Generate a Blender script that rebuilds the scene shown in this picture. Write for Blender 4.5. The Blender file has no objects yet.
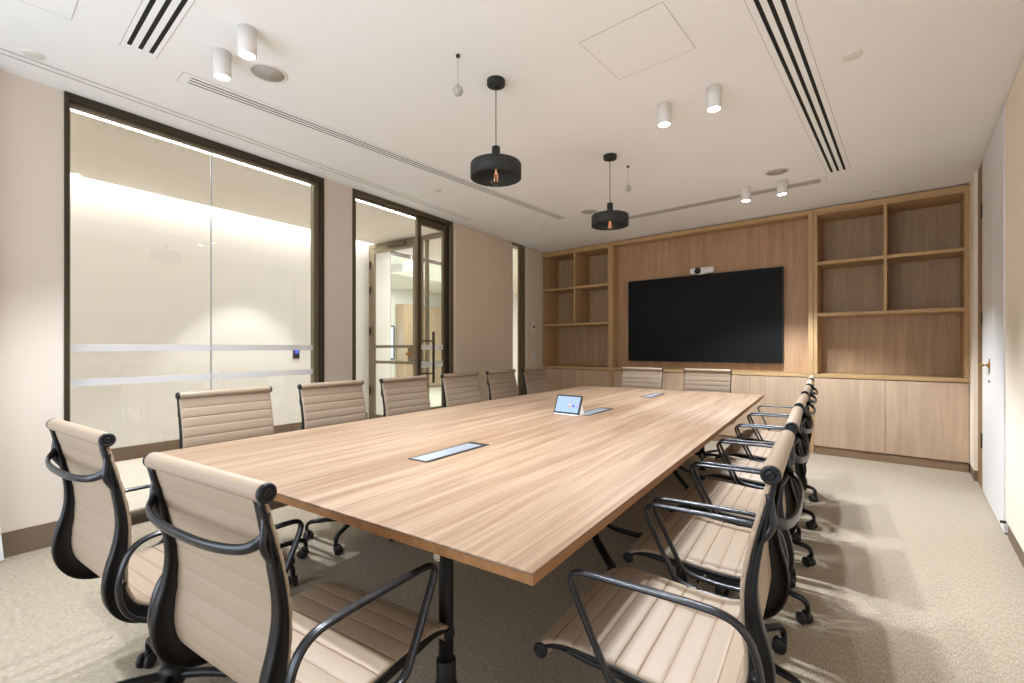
import bpy, bmesh, math, random
from mathutils import Vector, Matrix
random.seed(4)
S = bpy.context.scene
COL = S.collection
PI = math.pi
R = math.radians
A = R(6.6)                      # the glazed wall and the table stand 6.6 degrees off the room's axes
cA, sA = math.cos(A), math.sin(A)
CEIL = 2.738
def wf(u, v): return (u*cA - v*sA, u*sA + v*cA)

# ---------------------------------------------------------------- materials
def srgb(r, g, b):
    f = lambda c: (c/255/12.92) if c/255 <= .04045 else ((c/255+.055)/1.055)**2.4
    return (f(r), f(g), f(b), 1)
def mat(name, col, rough=.6, metal=0, spec=.5, emit=None, es=0, coat=0):
    m = bpy.data.materials.new(name); m.use_nodes = True
    b = m.node_tree.nodes['Principled BSDF']
    b.inputs['Base Color'].default_value = col
    b.inputs['Roughness'].default_value = rough
    b.inputs['Metallic'].default_value = metal
    b.inputs['Specular IOR Level'].default_value = spec
    b.inputs['Coat Weight'].default_value = coat
    if emit:
        b.inputs['Emission Color'].default_value = emit
        b.inputs['Emission Strength'].default_value = es
    return m
def nz(m, stretch, scale, detail, lo, hi, c1, c2, rough=None, bump=0, bdist=.001, dist=0.0, extra=None):
    """stretched-noise colouring between c1 and c2"""
    nt = m.node_tree; N = nt.nodes; L = nt.links
    b = N['Principled BSDF']
    tc = N.new('ShaderNodeTexCoord'); mp = N.new('ShaderNodeMapping')
    mp.inputs['Scale'].default_value = stretch
    L.new(tc.outputs['Object'], mp.inputs['Vector'])
    n = N.new('ShaderNodeTexNoise'); n.inputs['Scale'].default_value = scale
    n.inputs['Detail'].default_value = detail; n.inputs['Roughness'].default_value = .6
    n.inputs['Distortion'].default_value = dist
    L.new(mp.outputs[0], n.inputs['Vector'])
    r = N.new('ShaderNodeValToRGB')
    r.color_ramp.elements[0].position = lo; r.color_ramp.elements[0].color = c1
    r.color_ramp.elements[1].position = hi; r.color_ramp.elements[1].color = c2
    L.new(n.outputs['Fac'], r.inputs['Fac'])
    out = r.outputs[0]
    if extra:      # second finer layer multiplied on top
        st2, sc2, lo2, hi2, k = extra
        mp2 = N.new('ShaderNodeMapping'); mp2.inputs['Scale'].default_value = st2
        L.new(tc.outputs['Object'], mp2.inputs['Vector'])
        n2 = N.new('ShaderNodeTexNoise'); n2.inputs['Scale'].default_value = sc2
        n2.inputs['Detail'].default_value = 4
        L.new(mp2.outputs[0], n2.inputs['Vector'])
        mr = N.new('ShaderNodeMapRange')
        mr.inputs['From Min'].default_value = lo2; mr.inputs['From Max'].default_value = hi2
        mr.inputs['To Min'].default_value = k; mr.inputs['To Max'].default_value = 1
        L.new(n2.outputs['Fac'], mr.inputs['Value'])
        mx = N.new('ShaderNodeMix'); mx.data_type = 'RGBA'; mx.blend_type = 'MULTIPLY'
        mx.inputs['Factor'].default_value = 1
        L.new(out, mx.inputs['A']); L.new(mr.outputs[0], mx.inputs['B'])
        out = mx.outputs['Result']
    L.new(out, b.inputs['Base Color'])
    if bump:
        bp = N.new('ShaderNodeBump'); bp.inputs['Strength'].default_value = bump
        bp.inputs['Distance'].default_value = bdist
        L.new(n.outputs['Fac'], bp.inputs['Height']); L.new(bp.outputs[0], b.inputs['Normal'])
    return m
def wood(name, c1, c2, axis, rough=.5, sc=1.0, k=.86):
    m = mat(name, c1, rough, spec=.35)
    st = [14.0, 14.0, 14.0]; st[axis] = .9
    s2 = [70.0, 70.0, 70.0]; s2[axis] = 2.2
    return nz(m, st, sc, 6, .34, .68, c1, c2, dist=.7, extra=(s2, 1.6, .35, .6, k))

M = {}
M['ceiling'] = mat('ceiling_paint', srgb(240, 240, 240), .9, spec=.2)
M['cream_panel'] = mat('cream_wall_lining', srgb(238, 225, 208), .8, spec=.2)
M['ceil_trim'] = mat('ceiling_trim_paint', srgb(222, 217, 211), .7)
M['groove'] = mat('shadow_groove', srgb(168, 162, 154), .9)
M['grey_slot'] = mat('grey_vent_slot', srgb(130, 126, 120), .9)
M['wall'] = mat('wall_paint', srgb(216, 203, 192), .85, spec=.2)
M['panel'] = nz(mat('fabric_wall_panel', srgb(205, 187, 165), .9, spec=.2), (160, 160, 1.2), 3, 3, .3, .7, srgb(212, 196, 177), srgb(222, 206, 188))
M['white_door'] = mat('white_door_paint', srgb(226, 224, 224), .45)
M['bronze'] = mat('bronze_frame_metal', srgb(84, 70, 50), .42, metal=.3)
M['olive'] = mat('olive_bronze_metal', srgb(118, 107, 86), .4, metal=.3)
M['bronze_dark'] = mat('dark_bronze_metal', srgb(66, 56, 42), .4, metal=.5)
M['skirting'] = mat('brown_skirting', srgb(112, 94, 76), .6)
M['oak_panel'] = wood('oak_wall_panel', srgb(166, 129, 96), srgb(186, 149, 115), 2)
M['oak_edge'] = wood('oak_shelf_edge', srgb(172, 138, 97), srgb(190, 157, 114), 0, k=.93)
M['oak_edge_v'] = wood('oak_upright_edge', srgb(172, 138, 97), srgb(190, 157, 114), 2, k=.93)
M['oak_back'] = wood('oak_shelf_back', srgb(168, 137, 105), srgb(186, 156, 124), 2)
M['oak_door'] = wood('oak_cabinet_door', srgb(178, 152, 128), srgb(193, 168, 143), 2, k=.92)
M['oak_jamb'] = wood('oak_jamb', srgb(134, 104, 68), srgb(150, 118, 80), 2)
M['oak_kick'] = wood('oak_toe_kick', srgb(128, 104, 80), srgb(142, 117, 92), 0)
M['table_top'] = nz(mat('table_top_oak_laminate', srgb(205, 175, 143), .5, spec=.3), (13, .5, 13), 1.0, 8, .38, .62,
                    srgb(130, 101, 78), srgb(157, 132, 109), dist=1.4, extra=((70, 1.8, 70), 1.5, .3, .62, .80))
M['table_edge'] = wood('table_edge_oak', srgb(136, 94, 56), srgb(158, 114, 72), 1)
M['black_metal'] = mat('black_powder_coated_metal', srgb(19, 17, 17), .42, spec=.3)
M['grey_metal'] = mat('graphite_painted_metal', srgb(58, 58, 61), .28, metal=.75)
M['black_plastic'] = mat('black_plastic', srgb(30, 29, 29), .5)
M['cap'] = mat('black_end_cap', srgb(26, 26, 29), .45, spec=.3)
M['chrome'] = mat('chrome', srgb(190, 190, 190), .15, metal=1)
M['leather'] = nz(mat('taupe_leather', srgb(184, 164, 146), .5, spec=.45), (1, 1, 1), 420, 3, .3, .7, srgb(148, 129, 111), srgb(160, 140, 121), bump=.12, bdist=.0006)
M['seam'] = mat('leather_seam', srgb(122, 98, 78), .8)
M['matt_black'] = mat('matt_black_lamp_metal', srgb(42, 43, 42), .62, metal=.2)
M['white_metal'] = mat('white_lamp_metal', srgb(224, 220, 216), .5)
M['lamp_on'] = mat('lit_downlight_lens', (1, 1, 1, 1), .5, emit=(1, .96, .9, 1), es=22)
M['grille'] = mat('speaker_grille', srgb(176, 172, 168), .7)
M['slot_black'] = mat('vent_slot_black', srgb(22, 20, 18), .9)
M['tv'] = mat('tv_screen', srgb(20, 20, 20), .45, spec=.12)
M['tv_frame'] = mat('tv_bezel', srgb(20, 20, 20), .4)
M['white_plastic'] = mat('white_plastic', srgb(232, 230, 228), .4)
M['lens'] = mat('dark_lens', srgb(30, 14, 28), .1)
M['brass'] = mat('brass_lever', srgb(170, 128, 70), .3, metal=.9)
M['alu'] = mat('brushed_aluminium', srgb(170, 178, 190), .35, metal=.6)
M['screen'] = mat('lit_tablet_screen', srgb(40, 46, 60), .3, emit=srgb(178, 206, 248), es=.66)
M['ic_o'] = mat('orange_icon', srgb(214, 120, 80), .5, emit=srgb(214, 110, 70), es=.6)
M['ic_b'] = mat('blue_icon', srgb(60, 90, 200), .5, emit=srgb(60, 90, 205), es=.6)
M['ic_p'] = mat('violet_icon', srgb(130, 120, 220), .5, emit=srgb(130, 120, 220), es=.6)
M['ic_g'] = mat('grey_glyph', srgb(120, 145, 170), .5, emit=srgb(120, 145, 170), es=.6)
M['cor_wall'] = mat('corridor_wall_paint', srgb(224, 223, 219), .8, spec=.2)
M['cor_ceil'] = mat('corridor_ceiling_paint', srgb(226, 221, 212), .9, spec=.2)
M['cor_floor'] = mat('corridor_floor_carpet', srgb(200, 194, 184), .9)
M['cove'] = mat('cove_light_strip', (1, 1, 1, 1), .5, emit=(1, .99, .98, 1), es=17)
M['daylight'] = mat('daylit_window_pane', srgb(170, 200, 240), .5, emit=srgb(160, 196, 245), es=1.6)
M['exit'] = mat('lit_sign_face', srgb(200, 200, 240), .5, emit=srgb(190, 190, 240), es=1.3)
M['filament'] = mat('warm_filament', (1, .5, .2, 1), .5, emit=(1, .42, .2, 1), es=.55)
M['fabric_white'] = mat('white_sheer_curtain', srgb(236, 236, 236), .9, spec=.1)

def glass(name, tint=(1, 1, 1, 1), refl=1.0):
    m = bpy.data.materials.new(name); m.use_nodes = True
    nt = m.node_tree; N = nt.nodes; L = nt.links; N.clear()
    o = N.new('ShaderNodeOutputMaterial'); mx = N.new('ShaderNodeMixShader')
    t = N.new('ShaderNodeBsdfTransparent'); t.inputs[0].default_value = tint
    g = N.new('ShaderNodeBsdfGlossy'); g.inputs['Roughness'].default_value = .0
    g.inputs['Color'].default_value = (refl, refl, refl, 1)
    lwt = N.new('ShaderNodeLayerWeight'); lwt.inputs['Blend'].default_value = .5
    pw = N.new('ShaderNodeMath'); pw.operation = 'POWER'; pw.inputs[1].default_value = 5
    f = N.new('ShaderNodeMath'); f.operation = 'MULTIPLY_ADD'; f.inputs[1].default_value = .96; f.inputs[2].default_value = .035
    L.new(lwt.outputs['Facing'], pw.inputs[0]); L.new(pw.outputs[0], f.inputs[0])
    L.new(f.outputs[0], mx.inputs[0]); L.new(t.outputs[0], mx.inputs[1]); L.new(g.outputs[0], mx.inputs[2])
    L.new(mx.outputs[0], o.inputs[0]); return m
M['glass'] = glass('clear_glass', (.99, .992, .985, 1))
M['green_glass'] = glass('greenish_glass', (.86, .92, .89, 1))
M['bulb_glass'] = glass('bulb_glass', (.97, .96, .94, 1))
def frost():
    m = bpy.data.materials.new('frosted_film'); m.use_nodes = True
    nt = m.node_tree; N = nt.nodes; L = nt.links; N.clear()
    o = N.new('ShaderNodeOutputMaterial'); mx = N.new('ShaderNodeMixShader'); mx.inputs[0].default_value = .62
    t = N.new('ShaderNodeBsdfTransparent')
    d = N.new('ShaderNodeBsdfDiffuse'); d.inputs[0].default_value = srgb(222, 222, 226)
    d2 = N.new('ShaderNodeBsdfTranslucent'); d2.inputs[0].default_value = srgb(222, 222, 226)
    ad = N.new('ShaderNodeMixShader'); ad.inputs[0].default_value = .4
    L.new(d.outputs[0], ad.inputs[1]); L.new(d2.outputs[0], ad.inputs[2])
    L.new(t.outputs[0], mx.inputs[1]); L.new(ad.outputs[0], mx.inputs[2])
    L.new(mx.outputs[0], o.inputs[0]); return m
M['frost'] = frost()
def carpet():
    m = mat('loop_pile_carpet', srgb(196, 182, 162), .95, spec=.1)
    nz(m, (260, 48, 1), 1.0, 4, .30, .72, srgb(138, 124, 105), srgb(194, 181, 164), bump=.35, bdist=.003,
       extra=((420, 90, 1), 1.0, .3, .65, .80))
    return m
M['carpet'] = carpet()

# ---------------------------------------------------------------- mesh helpers
def BM(): return bmesh.new()
def box(bm, x0, x1, y0, y1, z0, z1, bev=0.0, seg=2):
    t = bmesh.new()
    bmesh.ops.create_cube(t, size=1)
    for v in t.verts:
        v.co = Vector(((x0+x1)/2 + v.co.x*(x1-x0), (y0+y1)/2 + v.co.y*(y1-y0), (z0+z1)/2 + v.co.z*(z1-z0)))
    if bev: bmesh.ops.bevel(t, geom=t.edges[:], offset=bev, segments=seg, affect='EDGES', profile=.5)
    merge(bm, t); return bm
def merge(bm, t, mx=None):
    if mx is not None: bmesh.ops.transform(t, matrix=mx, verts=t.verts)
    vm = {}
    for v in t.verts: vm[v] = bm.verts.new(v.co)
    for f in t.faces:
        nf = bm.faces.new([vm[v] for v in f.verts]); nf.smooth = f.smooth; nf.material_index = f.material_index
    t.free()
def lathe(bm, prof, n=32, c=(0, 0, 0), axis='Z', smooth=True):
    """prof: list of (r, h); closed with caps where r == 0"""
    t = bmesh.new(); rings = []
    for r, h in prof:
        if r < 1e-6: rings.append([t.verts.new((0, 0, h))])
        else: rings.append([t.verts.new((r*math.cos(2*PI*i/n), r*math.sin(2*PI*i/n), h)) for i in range(n)])
    for a, b in zip(rings, rings[1:]):
        for i in range(n):
            j = (i+1) % n
            if len(a) == 1 and len(b) == 1: continue
            if len(a) == 1: f = t.faces.new((a[0], b[j], b[i]))
            elif len(b) == 1: f = t.faces.new((a[i], a[j], b[0]))
            else: f = t.faces.new((a[i], a[j], b[j], b[i]))
            f.smooth = smooth
    bmesh.ops.recalc_face_normals(t, faces=t.faces)
    rm = {'Z': Matrix(), 'X': Matrix.Rotation(PI/2, 4, 'Y'), 'Y': Matrix.Rotation(-PI/2, 4, 'X')}[axis]
    merge(bm, t, Matrix.Translation(c) @ rm)
def cyl(bm, r, h0, h1, c=(0, 0, 0), axis='Z', n=24, b=0.0):
    if b: lathe(bm, [(0, h0), (r-b, h0), (r, h0+b), (r, h1-b), (r-b, h1), (0, h1)], n, c, axis)
    else: lathe(bm, [(0, h0), (r, h0), (r, h1), (0, h1)], n, c, axis, smooth=True)
def catmull(P, n, closed=False):
    out = []; m = len(P); P = [Vector(p) for p in P]
    rng = range(m if closed else m-1)
    for i in rng:
        p0 = P[(i-1) % m] if closed or i > 0 else P[0]
        p1 = P[i]; p2 = P[(i+1) % m]
        p3 = P[(i+2) % m] if closed or i+2 < m else P[-1]
        for k in range(n):
            t = k/n
            out.append(.5*((2*p1) + (-p0+p2)*t + (2*p0-5*p1+4*p2-p3)*t*t + (-p0+3*p1-3*p2+p3)*t**3))
    if not closed: out.append(P[-1])
    return out
def sweep(bm, pts, rx, ry, side=Vector((1, 0, 0)), n=10, closed=False, taper=None, sq=2.0):
    """sweep a super-elliptic section; rx along 'side', ry along the path normal"""
    pts = [Vector(p) for p in pts]; m = len(pts); rings = []
    for i, p in enumerate(pts):
        a = pts[i-1] if (i > 0 or closed) else pts[i]
        b = pts[(i+1) % m] if (i < m-1 or closed) else pts[i]
        t = (b-a).normalized()
        s = (side - t*side.dot(t)).normalized(); nn = t.cross(s).normalized()
        k = taper(i/(m-1)) if taper else 1
        ring = []
        for j in range(n):
            an = 2*PI*j/n; cx, sy = math.cos(an), math.sin(an)
            e = 2/sq
            ring.append(bm.verts.new(p + s*rx*k*math.copysign(abs(cx)**e, cx) + nn*ry*k*math.copysign(abs(sy)**e, sy)))
        rings.append(ring)
    for i in range(m if closed else m-1):
        a, b = rings[i], rings[(i+1) % m]
        for j in range(n):
            f = bm.faces.new((a[j], a[(j+1) % n], b[(j+1) % n], b[j])); f.smooth = True
    if not closed:
        bm.faces.new(rings[0][::-1]); bm.faces.new(rings[-1])
def tube(bm, pts, r, n=8, closed=False):
    d = (Vector(pts[-1])-Vector(pts[0]))
    side = Vector((1, 0, 0)) if abs(d.normalized().x) < .8 or d.length == 0 else Vector((0, 1, 0))
    sweep(bm, pts, r, r, side, n, closed)
def obj(name, bm, m, parent=None, loc=None, rot=None, **props):
    bmesh.ops.recalc_face_normals(bm, faces=bm.faces)
    me = bpy.data.meshes.new(name); bm.to_mesh(me); bm.free()
    o = bpy.data.objects.new(name, me); COL.objects.link(o)
    for mm in (m if isinstance(m, (list, tuple)) else [m]): me.materials.append(M[mm])
    if parent: o.parent = parent
    if loc: o.location = loc
    if rot is not None: o.rotation_euler = (0, 0, rot)
    for k, v in props.items(): o[k] = v
    return o
def struct(name, bm, m, rot=None, parent=None, **p):
    o = obj(name, bm, m, parent, None, rot, **p)
    if not parent: o['kind'] = 'structure'
    return o
def thing(name, label, cat, loc, rot=0, group=None):
    o = bpy.data.objects.new(name, None); COL.objects.link(o); o.empty_display_size = .05
    o.location = loc; o.rotation_euler = (0, 0, rot); o['label'] = label; o['category'] = cat
    if group: o['group'] = group
    return o
def copy_tree(o, parent=None):
    c = o.copy(); COL.objects.link(c)
    if parent: c.parent = parent
    for ch in [x for x in list(S.objects) if x.parent == o]: copy_tree(ch, c)
    return c
def rbox(name, m, x0, x1, y0, y1, z0, z1, parent=None, rot=None, bev=0.0, **p):
    return obj(name, box(BM(), x0, x1, y0, y1, z0, z1, bev), m, parent, None, rot, **p)
def sbox(name, m, x0, x1, y0, y1, z0, z1, rot=None, parent=None, bev=0.0, **p):
    return struct(name, box(BM(), x0, x1, y0, y1, z0, z1, bev), m, rot, parent, **p)

# ---------------------------------------------------------------- room shell
RX = .462; YN = -1.5; YF = 6.62
def slab(name, m, z0, z1, off):
    # room outline trimmed along the skewed glazed wall
    p1 = wf(-3.835-off, YN-1.0); p2 = wf(-3.835-off, 7.6)
    lx = lambda y: p1[0]+(p2[0]-p1[0])*(y-p1[1])/(p2[1]-p1[1])
    P = [(lx(YN-.2), YN-.2), (RX+.2, YN-.2), (RX+.2, YF+.1), (lx(YF+.1), YF+.1)]
    b = BM(); a = [b.verts.new((x, y, z0)) for x, y in P]; c = [b.verts.new((x, y, z1)) for x, y in P]
    b.faces.new(a[::-1]); b.faces.new(c)
    for i in range(4): b.faces.new((a[i], a[(i+1) % 4], c[(i+1) % 4], c[i]))
    return struct(name, b, m)
slab('floor', 'carpet', -.05, 0, .10)
slab('ceiling', 'ceiling', CEIL, CEIL+.12, .068)
sbox('wall_back', 'wall', -4.9, RX+.3, 6.62, 6.74, 0, CEIL)
# right wall
sbox('wall_right', 'wall', RX+.02, RX+.14, YN, 6.62, 0, CEIL)
sbox('trim_1', 'cream_panel', RX, RX+.02, YN, 4.262, .095, CEIL-.012)       # pale lining panel beside the doors
sbox('trim_2', 'cream_panel', .4325, RX+.02, 5.80, 6.15, .095, CEIL-.0)     # narrow panel between doors and cupboard
sbox('baseboard_right', 'skirting', RX+.004, RX+.02, YN, 4.20, 0, .094)
sbox('baseboard_right.001', 'skirting', .436, RX+.02, 5.80, 6.15, 0, .094)
sbox('trim_3', 'oak_jamb', RX-.002, RX+.02, 5.42, 5.80, 0, CEIL-.004)      # jamb
d2 = sbox('door_2', 'white_door', RX-.008, RX+.03, 4.792, 5.405, .012, CEIL-.03, bev=.002)
for zc in (2.30, 1.42, .42): obj('hinge', box(BM(), RX-.018, RX-.006, 5.39, 5.43, zc-.06, zc+.06, .003), 'bronze_dark', d2)
h = BM(); cyl(h, .024, -.012, 0, (RX-.008, 4.93, 1.05), 'X', 24, .002)
tube(h, catmull([(RX-.012, 4.93, 1.05), (RX-.05, 4.93, 1.05), (RX-.058, 4.955, 1.05), (RX-.055, 5.07, 1.048)], 6), .0085)
box(h, RX-.014, RX-.008, 4.915, 4.945, 1.0, 1.10, .004); cyl(h, .008, -.01, 0, (RX-.008, 4.93, .93), 'X', 14, .002)
obj('door_handle', h, 'brass', d2, label='brass lever handle')
d3 = sbox('door_3', 'white_door', RX-.008, RX+.03, 4.268, 4.786, .012, CEIL-.03, bev=.002)
kn = BM(); cyl(kn, .009, 0, .028, (RX-.028, 4.24, .085), 'X', 16, .003)
st = obj('wall_mounted_door_stop', kn, 'black_plastic'); st['label'] = 'small dark round door stop low on right wall by white doors'; st['category'] = 'door stop'

# near wall (behind the photographer) with a curtained window
sbox('wall_near', 'wall', -4.2, -3.2, YN-.12, YN, 0, CEIL)
sbox('wall_near.001', 'wall', -.2, RX+.1, YN-.12, YN, 0, CEIL)
sbox('wall_near.002', 'wall', -3.2, -.2, YN-.12, YN, 2.5, CEIL)
sbox('wall_near.003', 'wall', -3.2, -.2, YN-.12, YN, 0, .25)
w = thing('window_2', 'x', 'x', (0, 0, 0)); del w['label']; del w['category']; w['kind'] = 'structure'
b = BM()
for x in (-3.2, -2.2, -1.2, -.24): box(b, x, x+.04, YN-.09, YN-.03, .25, 2.5)
box(b, -3.2, -.2, YN-.09, YN-.03, .25, .29); box(b, -3.2, -.2, YN-.09, YN-.03, 2.46, 2.5)
obj('window_frame', b, 'bronze_dark', w)
obj('glass', box(BM(), -3.18, -.22, YN-.065, YN-.055, .28, 2.47), 'glass', w)

# ---- left glazed wall, in wall coordinates (u across, v along)
U = -3.835
T = .10
def lw(name, m, v0, v1, z0, z1, u0=U-T, u1=U, **k): return sbox(name, m, u0, u1, v0, v1, z0, z1, rot=A, **k)
lw('wall_left', 'wall', -1.95, .842, 0, CEIL)
lw('wall_left.001', 'wall', 2.608, 2.924, 0, CEIL)
lw('wall_left.002', 'wall', 4.392, 5.708, 0, CEIL)
lw('wall_left.003', 'wall', 6.112, 6.72, 0, CEIL)
lw('trim_5', 'panel', 4.446, 5.708, .10, CEIL-.012, U, U+.018)
lw('trim_6', 'panel', 6.112, 6.585, .10, CEIL-.012, U, U+.018)
lw('trim_7', 'skirting', 4.446, 5.708, 0, .098, U, U+.012)
lw('trim_8', 'skirting', 6.112, 6.585, 0, .098, U, U+.012)
lw('baseboard_left', 'skirting', -1.95, .842, 0, .14, U, U+.012)
lw('baseboard_left.001', 'skirting', 2.608, 2.924, 0, .14, U, U+.012)
# ceiling shadow grooves that run beside the glazed wall
for n, uu in enumerate((-3.565, -3.62)):
    sbox('trim_%d' % (9+n), 'groove', uu, uu+.005, -.3, 4.44, CEIL-.003, CEIL+.001, rot=A)
# window_1
w1 = thing('window_1', 'x', 'x', (0, 0, 0), A); del w1['label']; del w1['category']; w1['kind'] = 'structure'
f = BM()
for v0, v1 in ((.842, .864), (2.580, 2.608)): box(f, U-T-.01, U+.012, v0, v1, 0, CEIL-.001, .001, 1)
box(f, U-T-.01, U+.012, .864, 2.580, CEIL-.045, CEIL-.001, .001, 1)
box(f, U-T-.01, U+.012, .864, 2.580, 0, .055, .001, 1)
obj('window_frame', f, 'bronze_dark', w1)
f = BM()
for v0, v1 in ((.864, .878), (2.530, 2.58)): box(f, U-T+.02, U-.03, v0, v1, .055, CEIL-.045)
box(f, U-T+.02, U-.03, .864, 2.58, CEIL-.064, CEIL-.045); box(f, U-T+.02, U-.03, .864, 2.58, .055, .075)
obj('glazing_channel', f, 'olive', w1)
GU = U-.055
for v0, v1 in ((.872, 1.681), (1.686, 2.535)):
    g = obj('glass', box(BM(), GU-.005, GU+.005, v0, v1, .07, CEIL-.07), 'glass', w1)
    for z0, z1 in ((.938, .985), (1.158, 1.204)):
        obj('frosted_band', box(BM(), GU+.0055, GU+.0065, v0+.002, v1-.002, z0, z1), 'frost', g)
obj('glass_joint', box(BM(), GU-.006, GU+.006, 1.6805, 1.6865, .07, CEIL-.07), 'alu', w1)
# door_1: opening with a sliding glazed leaf
d1 = thing('door_1', 'x', 'x', (0, 0, 0), A); del d1['label']; del d1['category']; d1['kind'] = 'structure'
f = BM()
box(f, U-T-.01, U+.012, 2.924, 2.958, 0, CEIL-.001, .001, 1); box(f, U-T-.01, U+.012, 4.372, 4.40, 0, CEIL-.001, .001, 1)
box(f, U-T-.01, U+.012, 2.958, 4.345, CEIL-.05, CEIL-.001, .001, 1)
box(f, U-T+.02, U-.03, 2.958, 4.345, CEIL-.060, CEIL-.05)
obj('door_frame', f, 'bronze', d1)
f = BM(); box(f, U-T, U-.012, 4.345, 4.372, 0, CEIL-.052); obj('door_pocket', f, 'black_plastic', d1)
f = BM(); box(f, U-.0119, U+.010, 4.352, 4.372, 0, CEIL-.052); obj('door_stop_bead', f, 'olive', d1)
DU = U-.055
f = BM()
box(f, DU-.02, DU+.02, 3.84, 3.90, .012, CEIL-.06, .002); box(f, DU-.02, DU+.02, 4.28, 4.34, .012, CEIL-.06, .002)
box(f, DU-.02, DU+.02, 3.90, 4.28, CEIL-.135, CEIL-.06, .002); box(f, DU-.02, DU+.02, 3.90, 4.28, .012, .10, .002)
leaf = obj('door_leaf', f, 'bronze', d1)
g = obj('glass', box(BM(), DU-.005, DU+.005, 3.895, 4.285, .095, CEIL-.13), 'glass', leaf)
for z0, z1 in ((.95, 1.02), (1.16, 1.215)):
    obj('frosted_band', box(BM(), DU+.0055, DU+.0065, 3.90, 4.28, z0, z1), 'frost', leaf)
f = BM(); box(f, DU+.065, DU+.085, 4.03, 4.055, .77, 1.37, .003)
for z in (.88, 1.26): box(f, DU+.02, DU+.07, 3.905 if 0 else 4.032, 4.053, z-.008, z+.008, .002)
box(f, DU+.018, DU+.024, 3.89, 4.06, 1.252, 1.268, .001); box(f, DU+.018, DU+.024, 3.89, 4.06, .872, .888, .001)
obj('pull_handle', f, 'bronze_dark', leaf)
# slit window at the far end
w3 = thing('window_3', 'x', 'x', (0, 0, 0), A); del w3['label']; del w3['category']; w3['kind'] = 'structure'
f = BM(); box(f, U-T-.01, U+.014, 5.708, 5.725, 0, CEIL-.001); box(f, U-.03, U+.014, 6.055, 6.075, 0, CEIL-.04, .001, 1); box(f, U-.035, U-.005, 5.93, 6.055, 0, CEIL-.04, .001, 1)
box(f, U-T-.01, U+.014, 5.725, 6.06, CEIL-.04, CEIL-.001)
obj('window_frame', f, 'olive', w3)
obj('glass', box(BM(), GU-.004, GU+.004, 5.725, 6.1, 0.0, CEIL-.04), 'glass', w3)
lw('trim_11', 'ceil_trim', 6.075, 6.112, 0, CEIL-.001, U-.02, U+.016)

# ---- corridor beyond the glass
UW = -6.1; VE = 4.99; CC = 2.83
def cb(name, m, u0, u1, v0, v1, z0, z1, **k): return sbox(name, m, u0, u1, v0, v1, z0, z1, rot=A, **k)
cb('floor_corridor', 'cor_floor', UW-.1, U-T, -2.4, 5.05, -.06, -.001)
cb('floor_office', 'cor_floor', -10.1, U-T, 5.05, 12.1, -.06, -.001)
cb('wall_corridor', 'cor_wall', UW-.1, UW, -2.4, 5.42, 0, 3.1)
cb('wall_corridor.001', 'cor_wall', UW-.1, U-T, -2.5, -2.4, 0, 3.1)
cb('baseboard_corridor', 'skirting', UW, UW+.012, -2.4, VE-.06, 0, .14)
cb('ceiling_corridor', 'cor_ceil', UW+.14, -4.36, -2.4, VE, CC, CC+.05)
cb('ceiling_corridor.001', 'cor_ceil', -4.32, U-T, -2.4, VE, CC, CC+.05)
cb('ceiling_corridor.002', 'cor_ceil', UW-.1, U, -2.5, 10.0, 3.06, 3.1)
cb('wall_corridor.002', 'cor_wall', U-T, U-T+.03, -2.4, 10, CEIL, 3.08)
cl = obj('cove_light', box(BM(), UW+.03, UW+.13, -2.3, VE-.1, 3.02, 3.04), 'cove', None, None, A)
cl['label'] = 'long white cove light washing the corridor wall top behind the glass'; cl['category'] = 'light'
cl = obj('linear_light', box(BM(), -4.355, -4.33, -2.3, VE-.1, CC+.005, CC+.02), 'cove', None, None, A)
cl['label'] = 'bright linear ceiling light seen along the top of the glass wall'; cl['category'] = 'light'
rd = BM(); box(rd, UW, UW+.025, 3.67, 3.76, 1.03, 1.165, .006)
t = obj('card_reader', rd, 'black_plastic', None, None, A); t['label'] = 'small black card reader on cream corridor wall behind the glass'; t['category'] = 'card reader'
rd = BM(); box(rd, UW+.025, UW+.028, 3.69, 3.74, 1.10, 1.15); obj('reader_display', rd, 'ic_b', t)
# corridor end wall with glazed door, seen through the doorway
d4 = thing('door_4', 'x', 'x', (0, 0, 0), A); del d4['label']; del d4['category']; d4['kind'] = 'structure'
f = BM()
box(f, UW, -5.955+.0, VE-.025, VE+.025, 0, CC, .002) if 0 else box(f, UW, UW+.06, VE-.025, VE+.025, 0, CC, .002)
box(f, -5.02, -4.93, VE-.025, VE+.025, 0, CC, .002); box(f, UW+.06, U-T, VE-.025, VE+.025, CC-.07, CC, .002)
box(f, -4.86, -4.82, VE-.025, VE+.025, 0, CC-.07, .002)
obj('door_frame', f, 'olive', d4)
f = BM()
box(f, UW+.065, UW+.135, VE-.03, VE+.01, .01, CC-.08, .002); box(f, -5.10, -5.025, VE-.03, VE+.01, .01, CC-.08, .002)
box(f, UW+.135, -5.10, VE-.03, VE+.01, CC-.15, CC-.08, .002); box(f, UW+.135, -5.10, VE-.03, VE+.01, .01, .12, .002)
for z in (1.20, .955): box(f, UW+.135, -5.10, VE-.035, VE+.015, z-.022, z+.022, .002)
box(f, -5.20, -5.10, VE-.035, VE+.015, .955, 1.20, .002)
leaf = obj('door_leaf', f, 'olive', d4)
f = BM(); lathe(f, [(0, 0), (.03, 0), (.03, .01), (.012, .015), (.012, .04), (.028, .045), (.022, .07), (0, .072)], 20, (-5.15, VE-.035, 1.09), 'Y')
for v in f.verts: v.co.y = 2*(VE-.035)-v.co.y
obj('door_knob', f, 'brass', leaf)
f = BM(); box(f, -5.62, -5.22, VE-.085, VE-.052, CC-.10, CC-.05, .006); obj('door_closer', f, 'bronze', leaf)
f = BM()
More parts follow.
